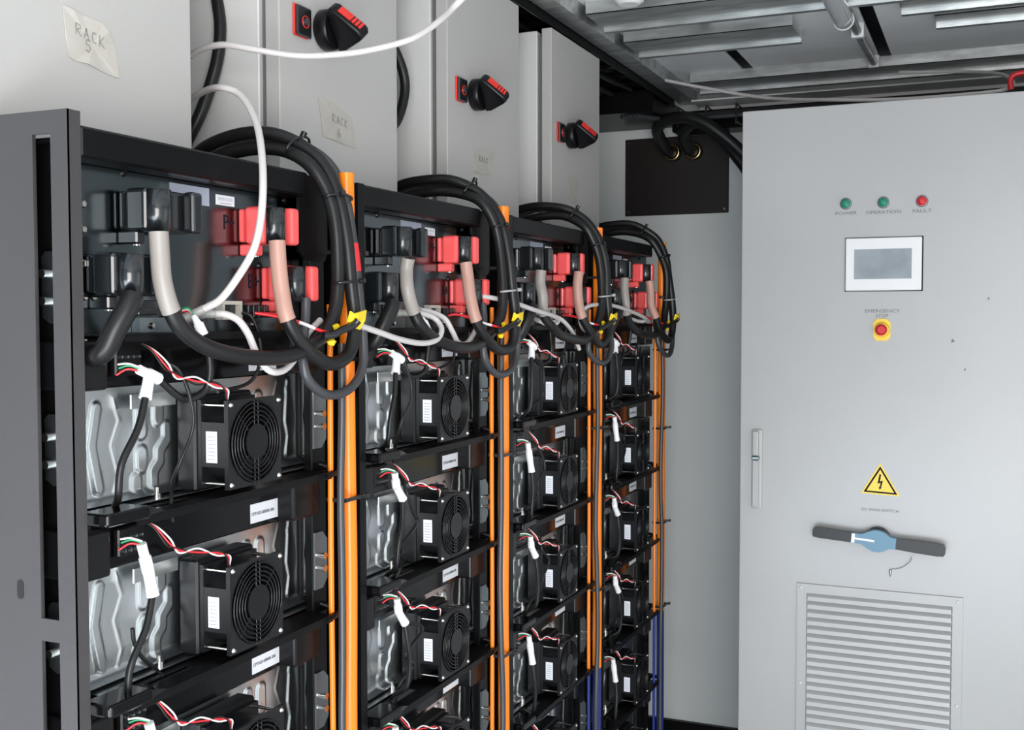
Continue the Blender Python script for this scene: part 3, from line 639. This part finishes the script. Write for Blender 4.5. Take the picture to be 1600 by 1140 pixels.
# ---------------------------------------------------------------- switch boxes on top of the racks
STROKE = {'R': [[(0,0),(0,1),(.45,.95),(.5,.7),(.1,.5),(.55,0)]], 'A': [[(0,0),(.25,1),(.55,0)],[(.1,.4),(.45,.4)]], 'C': [[(.5,.9),(.15,.95),(0,.5),(.15,.05),(.5,.1)]],
          'K': [[(0,0),(.02,1)],[(.5,1),(.05,.45),(.55,0)]], '5': [[(.5,1),(.1,1),(.05,.6),(.4,.6),(.5,.3),(.3,0),(0,.1)]], '6': [[(.4,1),(.05,.55),(.05,.15),(.3,0),(.5,.25),(.3,.5),(.06,.35)]],
          '7': [[(0,1),(.5,1),(.2,0)]], '8': [[(.25,.5),(.05,.75),(.25,1),(.45,.75),(.05,.25),(.25,0),(.45,.25),(.25,.5)]]}
def scrawl(s, org, h, slope, parent, off):
    b = MB(); y = 0
    for ch in s:
        for st in STROKE[ch]:
            p = [Vector((org[0], org[1]+y+u*h*1.1, org[2]+v*h+(y+u*h*1.1)*slope)) for u, v in st]; b.tube(p, .00045, 5)
        y += h*.95
    return b.build('handwriting', K['pencil'], parent, off)
BX = -1.097; BPITCH = .6245; BOXY0 = 1.566; BW = .400
def switch_box(k):
    y0 = BOXY0+(k-1)*BPITCH; y1 = y0+BW; O = Vector((-1.25, (y0+y1)/2, 1.806))
    t = empty('switch_box', O, 'light grey switch box standing on the %s' % RACKS[k], 'switch box', 'switch boxes on the racks')
    MB().box(-1.60, -1.140, y0+.002, y1-.002, 1.807, 2.374, .002).build('body', K['boxlit'], t, O)
    MB().box(-1.1395, -1.126, y0+.012, y1-.012, 1.82, 2.362).build('door_seal', K['print'], t, O)
    MB().box(-1.1255, BX, y0, y1, 1.812, 2.378, .0018, 2).build('door', K['box'], t, O)
    if k > 0:
        yk, zk = y0+.133, 2.108
        lp = MB().box(BX+.0002, BX+.004, y0+.037, y0+.081, zk-.028, zk+.026, .002).build('lock_plate', K['knobred'], t, O); lp['label'] = 'red and black lock plate'
        MB().box(BX+.0041, BX+.010, y0+.040, y0+.083, zk-.028, zk+.024, .003, 2).build('plate_cover', K['conn'], lp, O)
        MB().cyl((BX+.0101, y0+.064, zk-.002), (BX+.013, y0+.064, zk-.002), .0065, 16).build('lock', K['zincdk'], lp, O)
        MB().torus((BX+.0101, y0+.064, zk-.002), (1,0,0), .010, .0009, 24).build('red_ring', K['knobred'], lp, O)
        kn = MB().tube([(BX+.0001, yk, zk), (BX+.004, yk, zk), (BX+.022, yk, zk), (BX+.026, yk, zk)], [.033, .036, .036, .033], 36)
        hnd = kn.build('rotary_switch', K['plastic'], t, O)
        # grip: wedge that slopes outward and down, narrower than the base
        prof = [(.0262,.034), (.030,.0405), (.036,.0425), (.043,.040), (.080,-.002), (.083,-.009), (.081,-.017), (.074,-.022), (.040,-.036), (.0262,-.036)]
        bm = bmesh.new()
        vv = [[bm.verts.new((BX+x_, yk+q, zk+z_)) for x_, z_ in prof] for q in (-.0165, .0165)]
        n = len(prof); bm.faces.new(vv[0]); bm.faces.new(vv[1][::-1])
        for i in range(n): bm.faces.new((vv[0][i], vv[1][i], vv[1][(i+1)%n], vv[0][(i+1)%n]))
        bmesh.ops.recalc_face_normals(bm, faces=bm.faces[:])
        eds = [e for e in bm.edges if abs(e.verts[0].co.y-e.verts[1].co.y) < 1e-5]
        bmesh.ops.bevel(bm, geom=eds, offset=.006, segments=3, affect='EDGES', profile=.5); bm.verts.index_update()
        th = math.radians(36)
        def tw(v): return Vector((v.x, yk+(v.y-yk)*math.cos(th)-(v.z-zk)*math.sin(th), zk+(v.y-yk)*math.sin(th)+(v.z-zk)*math.cos(th)))
        b = MB(); b.add([tw(v.co) for v in bm.verts], [[v.index for v in f.verts] for f in bm.faces], True); bm.free()
        b.build('grip', K['plastic'], hnd, O)
        m = MB(); p0_, p1_ = Vector((.043,0,.040)), Vector((.080,0,-.002)); nn = Vector((.75,0,.66))
        def quad(t0, t1):
            P = []
            for h_ in (.0004, .0016):
                for tt, v_ in ((t0,-.0095),(t1,-.0095),(t1,.0095),(t0,.0095)):
                    q_ = p0_.lerp(p1_, tt)+nn*h_; P.append(tw(Vector((BX+q_.x, yk+v_, zk+q_.z))))
            m.add(P, [(0,3,2,1),(4,5,6,7),(0,1,5,4),(1,2,6,5),(2,3,7,6),(3,0,4,7)])
        quad(.12, .60); quad(.64, .73); quad(.77, .86); quad(.90, .99)
        m.build('red_mark', K['knobred'], hnd, O)
    return t
for k in range(4): switch_box(k)
def note(poly, word, num, org, orgn, h, slope, lab, m='tape'):
    P = [at(px, py, BX+.0012) for px, py in poly]; c = sum(P, Vector())/len(P)
    t = empty('tape_note', c, lab, 'tape note', 'handwritten tape notes on the switch boxes')
    n = len(P); b = MB().add([Vector((BX+.0006, p.y, p.z)) for p in P]+[Vector((BX+.0012+(.0015 if i % 3 == 1 else 0), p.y, p.z)) for i, p in enumerate(P)]+[Vector((BX+.0013, c.y, c.z))],
        [list(range(n))]+[(n+i, n+(i+1)%n, 2*n) for i in range(n)]+[(i, (i+1)%n, n+(i+1)%n, n+i) for i in range(n)])
    b.build('tape', K[m], t, c)
    o1 = at(*org, BX+.0026); o2 = at(*orgn, BX+.0026)
    if word: scrawl(word, o1, h, slope, t, c)
    if num: scrawl(num, o2, h*1.05, slope, t, c)
note([(98,8),(112,14),(128,23),(160,36),(170,50),(180,75),(183,95),(186,122),(178,120),(160,112),(138,100),(118,95),(108,88),(103,60)], 'RACK', '5', (119,53), (134,79), .0145, -.16, 'cream tape note reading RACK 5 on the leftmost switch box')
note([(497,152),(508,155),(520,160),(548,183),(552,205),(556,232),(538,226),(520,218),(505,213),(501,180)], 'RACK', '6', (520,190), (528,213), .0145, -.1, 'faded tape note reading RACK 6 on the second switch box', 'tapeold')
note([(742,233),(756,234),(773,239),(772,248),(769,262),(767,274),(752,272),(741,268)], 'RACK', '', (749,252), (755,262), .014, 0, 'small faded tape note on the third switch box', 'tapeold')
note([(889,275),(896,277),(903,282),(902,305),(900,318),(889,314),(888,295)], '', '', (0,0), (0,0), .01, 0, 'blank faded tape strip low on the fourth switch box', 'tapeold')
# black cable loops between the boxes
def loop(k, pts, r, lab):
    tag(MB().tube(spline(pts, 8), r, 14).build('loop_cable', K['cable']), lab, 'cable', 'black cables looping between the switch boxes')
for q in range(3):
    o = q*.012
    loop(0, pix((333-q*3,-30,-1.24-o),(339,0,-1.22-o),(344,40,-1.21-o),(341,85,-1.21-o),(330,130,-1.22-o),(312,180,-1.235-o),(290,225,-1.26-o)), .0105, 'thick black cable looping down between the first and second switch boxes')
    loop(1, [p+Vector((0, 0, 0)) for p in pix((604,55,-1.170-o*.5),(620,85,-1.160-o*.5),(631,118,-1.155-o*.5),(632,148,-1.155-o*.5),(622,185,-1.160-o*.5),(602,222,-1.175-o*.5))+[Vector((-1.20-o*.5, 2.06, 1.83))]], .0105, 'thick black cable bulging out between the second and third switch boxes')
# ---------------------------------------------------------------- control cabinet
CY = 3.2; X0, X1, ZTOP = -.661, .62, 2.186
O = Vector(((X0+X1)/2, CY+.3, FZ))
t = empty('control_cabinet', O, 'tall light grey control cabinet with display and louvred door at the right', 'cabinet')
MB().box(X0+.002, X1-.002, CY+.0245, CY+.55, FZ+.001, ZTOP-.006, .002).build('body', K['cab'], t, O)
door = MB().box(X0, X1, CY, CY+.024, .06, ZTOP, .003, 2).build('cabinet_door', K['cab'], t, O)
def onface(px, py): return atY(px, py, CY)
for px, py, m, s in ((1322,318.5,'lampg','POWER'), (1380.5,316.5,'lampg','OPERATION'), (1441,314.4,'lampr','FAULT')):
    p = onface(px, py)
    l = MB().tube([(p.x,CY-.0002,p.z),(p.x,CY-.006,p.z),(p.x,CY-.007,p.z)], [.0155,.0155,.0135], 28).build('indicator_lamp', K['zincdk'], t, O); l['label'] = ('green' if m == 'lampg' else 'red')+' indicator lamp'
    MB().tube([(p.x,CY-.0071,p.z),(p.x,CY-.012,p.z),(p.x,CY-.0155,p.z),(p.x,CY-.017,p.z)], [.0128,.0128,.010,.005], 24).build('lens', K[m], l, O)
    text(s, .0125, (p.x, CY-.0006, p.z-.026), '-y', K['print'], t, off=O, ext=.0002, sx=1.35)
a, b2 = onface(1321, 454.3), onface(1441.3, 369.5)
ts = MB().box(a.x, b2.x, CY-.010, CY-.0002, a.z, b2.z, .003, 2).build('touch_display', K['bezel'], t, O)
c, d = onface(1335, 436.3), onface(1425.3, 388)
MB().box(c.x, d.x, CY-.0112, CY-.0101, c.z, d.z).build('screen', K['lcd'], ts, O)
MB().box(a.x-.002, b2.x+.003, CY-.0018, CY-.0001, a.z-.002, b2.z+.002).build('gasket', K['ink'], ts, O)
p = onface(1378, 515)
poly = [(p.x-.0225, p.z-.018), (p.x-.014, p.z-.030), (p.x+.014, p.z-.030), (p.x+.0225, p.z-.018), (p.x+.0225, p.z+.020), (p.x+.012, p.z+.030), (p.x-.012, p.z+.030), (p.x-.0225, p.z+.020)]
es = MB().prism(poly, 'y', CY-.004, CY-.0002).tube([(p.x,CY-.0041,p.z),(p.x,CY-.014,p.z)], [.021,.019], 28).build('emergency_stop', K['signy'], t, O); es['label'] = 'yellow collar of the emergency stop'
MB().tube([(p.x,CY-.0141,p.z),(p.x,CY-.022,p.z),(p.x,CY-.023,p.z),(p.x,CY-.030,p.z),(p.x,CY-.033,p.z)], [.009,.009,.016,.0155,.009], 28).build('stop_button', K['lampr'], es, O)
text('EMERGENCY', .0125, (p.x, CY-.0006, p.z+.051), '-y', K['print'], t, off=O, ext=.0002, sx=1.3)
text('STOP', .0115, (p.x, CY-.0006, p.z+.038), '-y', K['print'], t, off=O, ext=.0002, sx=1.2)
# warning triangle
A, B, D = onface(1375.5, 723.5), onface(1345, 769.5), onface(1406.5, 775.5)
def tri(s, y, name, m, par, y1=None):
    c_ = (A+B+D)/3; P = [c_+(q-c_)*s for q in (A, B, D)]
    return MB().prism([(q.x, q.z) for q in P], 'y', y, y1 if y1 else y+.0006).build(name, K[m], par, O)
ws = tri(1.0, CY-.0010, 'warning_sign', 'signy', t); ws['label'] = 'yellow high voltage triangle'
tri(.86, CY-.0016, 'black_border', 'ink', ws, CY-.0011); tri(.70, CY-.0022, 'yellow_field', 'signy', ws, CY-.0017)
def pl(px, py): q = onface(px, py); return (q.x, q.z)
MB().prism([pl(1374.5,740),pl(1377,741),pl(1375,751.5),pl(1379.8,750.5),pl(1376.8,761),pl(1378.3,760.5),pl(1374.6,765),pl(1373,759.5),pl(1374.8,760.5),pl(1376,753.8),pl(1371.2,755)], 'y', CY-.0030, CY-.0023).build('lightning_bolt', K['ink'], ws, O)
p = onface(1375, 797); text('DC MAIN SWITCH', .0105, (p.x, CY-.0006, p.z), '-y', K['print'], t, off=O, ext=.0002, sx=1.15)
# main switch handle: hub, blue centre, two black arms
h0, h1, hc = onface(1274, 829), onface(1470, 858), onface(1372, 841)
ms = MB().tube([(hc.x, CY-.0002, hc.z), (hc.x, CY-.020, hc.z)], [.034, .032], 36).build('main_switch', K['plastic'], t, O); ms['label'] = 'black hub of the main switch'
U = (h1-h0); U.y = 0; U.normalize(); V = Vector((-U.z, 0, U.x))
def bar(prof, y0_, y1_, name, m, bev=0):
    P = []; up = [hc+U*s+V*w_ for s, w_ in prof]; lo = [hc+U*s-V*w_ for s, w_ in reversed(prof)]
    mb = MB().prism([(q.x, q.z) for q in up+lo], 'y', y0_, y1_); return mb.build(name, K[m], ms, O)
off_ = -.006
bar([(-.172,.008),(-.168,.0135),(-.150,.0145),(-.065,.0135)], CY-.042, CY-.026, 'arm', 'plastic')
bar([(.050,.0145),(.10,.0165),(.155,.0170),(.172,.0150),(.176,.008)], CY-.042, CY-.026, 'arm', 'plastic')
bar([(-.0649,.0135),(-.058,.0135),(-.040,.014),(-.022,.024),(-.010,.029),(.004,.030),(.018,.026),(.034,.016),(.0499,.0150)], CY-.044, CY-.0205, 'blue_centre', 'bluep')
bar([(-.0665,.0125),(-.0575,.0125)], CY-.0452, CY-.0441, 'white_end', 'bezel'); bar([(-.0574,.0028),(-.006,.0028)], CY-.0452, CY-.0441, 'white_line', 'bezel')
# split pin on a thin cord
pc = [onface(1425,866)+Vector((0,-.03,0)), onface(1423,874)+Vector((0,-.02,0)), onface(1412,884)+Vector((0,-.01,0)), onface(1400,888)+Vector((0,-.006,0)), onface(1392,888)+Vector((0,-.005,0))]
MB().tube(spline(pc, 6), .0008, 6).build('cord', K['zincdk'], ms, O)
q = onface(1391.5, 889); MB().tube([(q.x, CY-.005, q.z), (q.x, CY-.005, q.z-.006), (q.x, CY-.005, q.z-.020)], [.0025,.0035,.0012], 8).build('split_pin', K['zincdk'], ms, O)
# swing handle
a, b2 = onface(1174.5, 793), onface(1192, 670.5)
hd = MB().box(a.x, b2.x, CY-.008, CY-.0002, a.z, b2.z, .003, 2).build('door_handle', K['box'], t, O)
xm = (a.x+b2.x)/2
hd2 = MB().box(a.x+.003, b2.x-.008, CY-.016, CY-.0081, a.z+.004, b2.z-.088, .003, 2).box(a.x+.003, b2.x-.009, CY-.020, CY-.0081, b2.z-.075, b2.z-.004, .004, 3).build('lever', K['cab'], hd, O)
MB().box(a.x+.002, b2.x-.006, CY-.0205, CY-.0081, b2.z-.086, b2.z-.077, .002).build('collar', K['zincdk'], hd, O)
# louvred ventilation grille
gx0, gx1, gz1, gz0 = -.4935, -.0562, .8440, .13
gr = MB()
fr = .026
gr.box(gx0, gx1, CY-.006, CY-.0002, gz1-fr, gz1).box(gx0, gx1, CY-.006, CY-.0002, gz0, gz0+fr).box(gx0, gx0+fr, CY-.006, CY-.0002, gz0+fr, gz1-fr).box(gx1-fr, gx1, CY-.006, CY-.0002, gz0+fr, gz1-fr)
g_ = gr.build('vent_grille', K['cab'], t, O)
sl = MB(); z = gz1-fr-.0005; st = .0232
while z > gz0+fr+.02:
    xa, xb = gx0+fr+.001, gx1-fr-.001
    sl.add([(xa, CY-.0005, z), (xb, CY-.0005, z), (xb-.002, CY-.010, z-.0085), (xa+.002, CY-.010, z-.0085), (xb-.002, CY-.011, z-.0195), (xa+.002, CY-.011, z-.0195), (xa, CY-.0005, z-.0205), (xb, CY-.0005, z-.0205)],
           [(0,1,2,3),(3,2,4,5),(5,4,7,6),(0,3,5,6),(1,7,4,2)]); z -= st
sl.build('louvre_slats', K['cab'], g_, O)
for x, z in ((gx0+.011, gz1-.011), (gx1-.012, gz1-.012), (gx0+.011, gz1-.285), (gx1-.012, gz1-.295)):
    MB().tube([(x,CY-.0061,z),(x,CY-.009,z),(x,CY-.010,z)], [.0045,.004,.002], 14).build('screw', K['boxlit'], g_, O)
# scuffs on the door
for px, py, w_, h_ in ((1489, 532, .010, .006), (1508, 577, .006, .004), (1545, 466, .007, .004)):
    p = onface(px, py); MB().prism([(p.x-w_/2, p.z-h_), (p.x+w_/2, p.z-h_*.3), (p.x-w_*.2, p.z+h_)], 'y', CY-.0005, CY-.0002).build('scuff', K['print'], t, O)
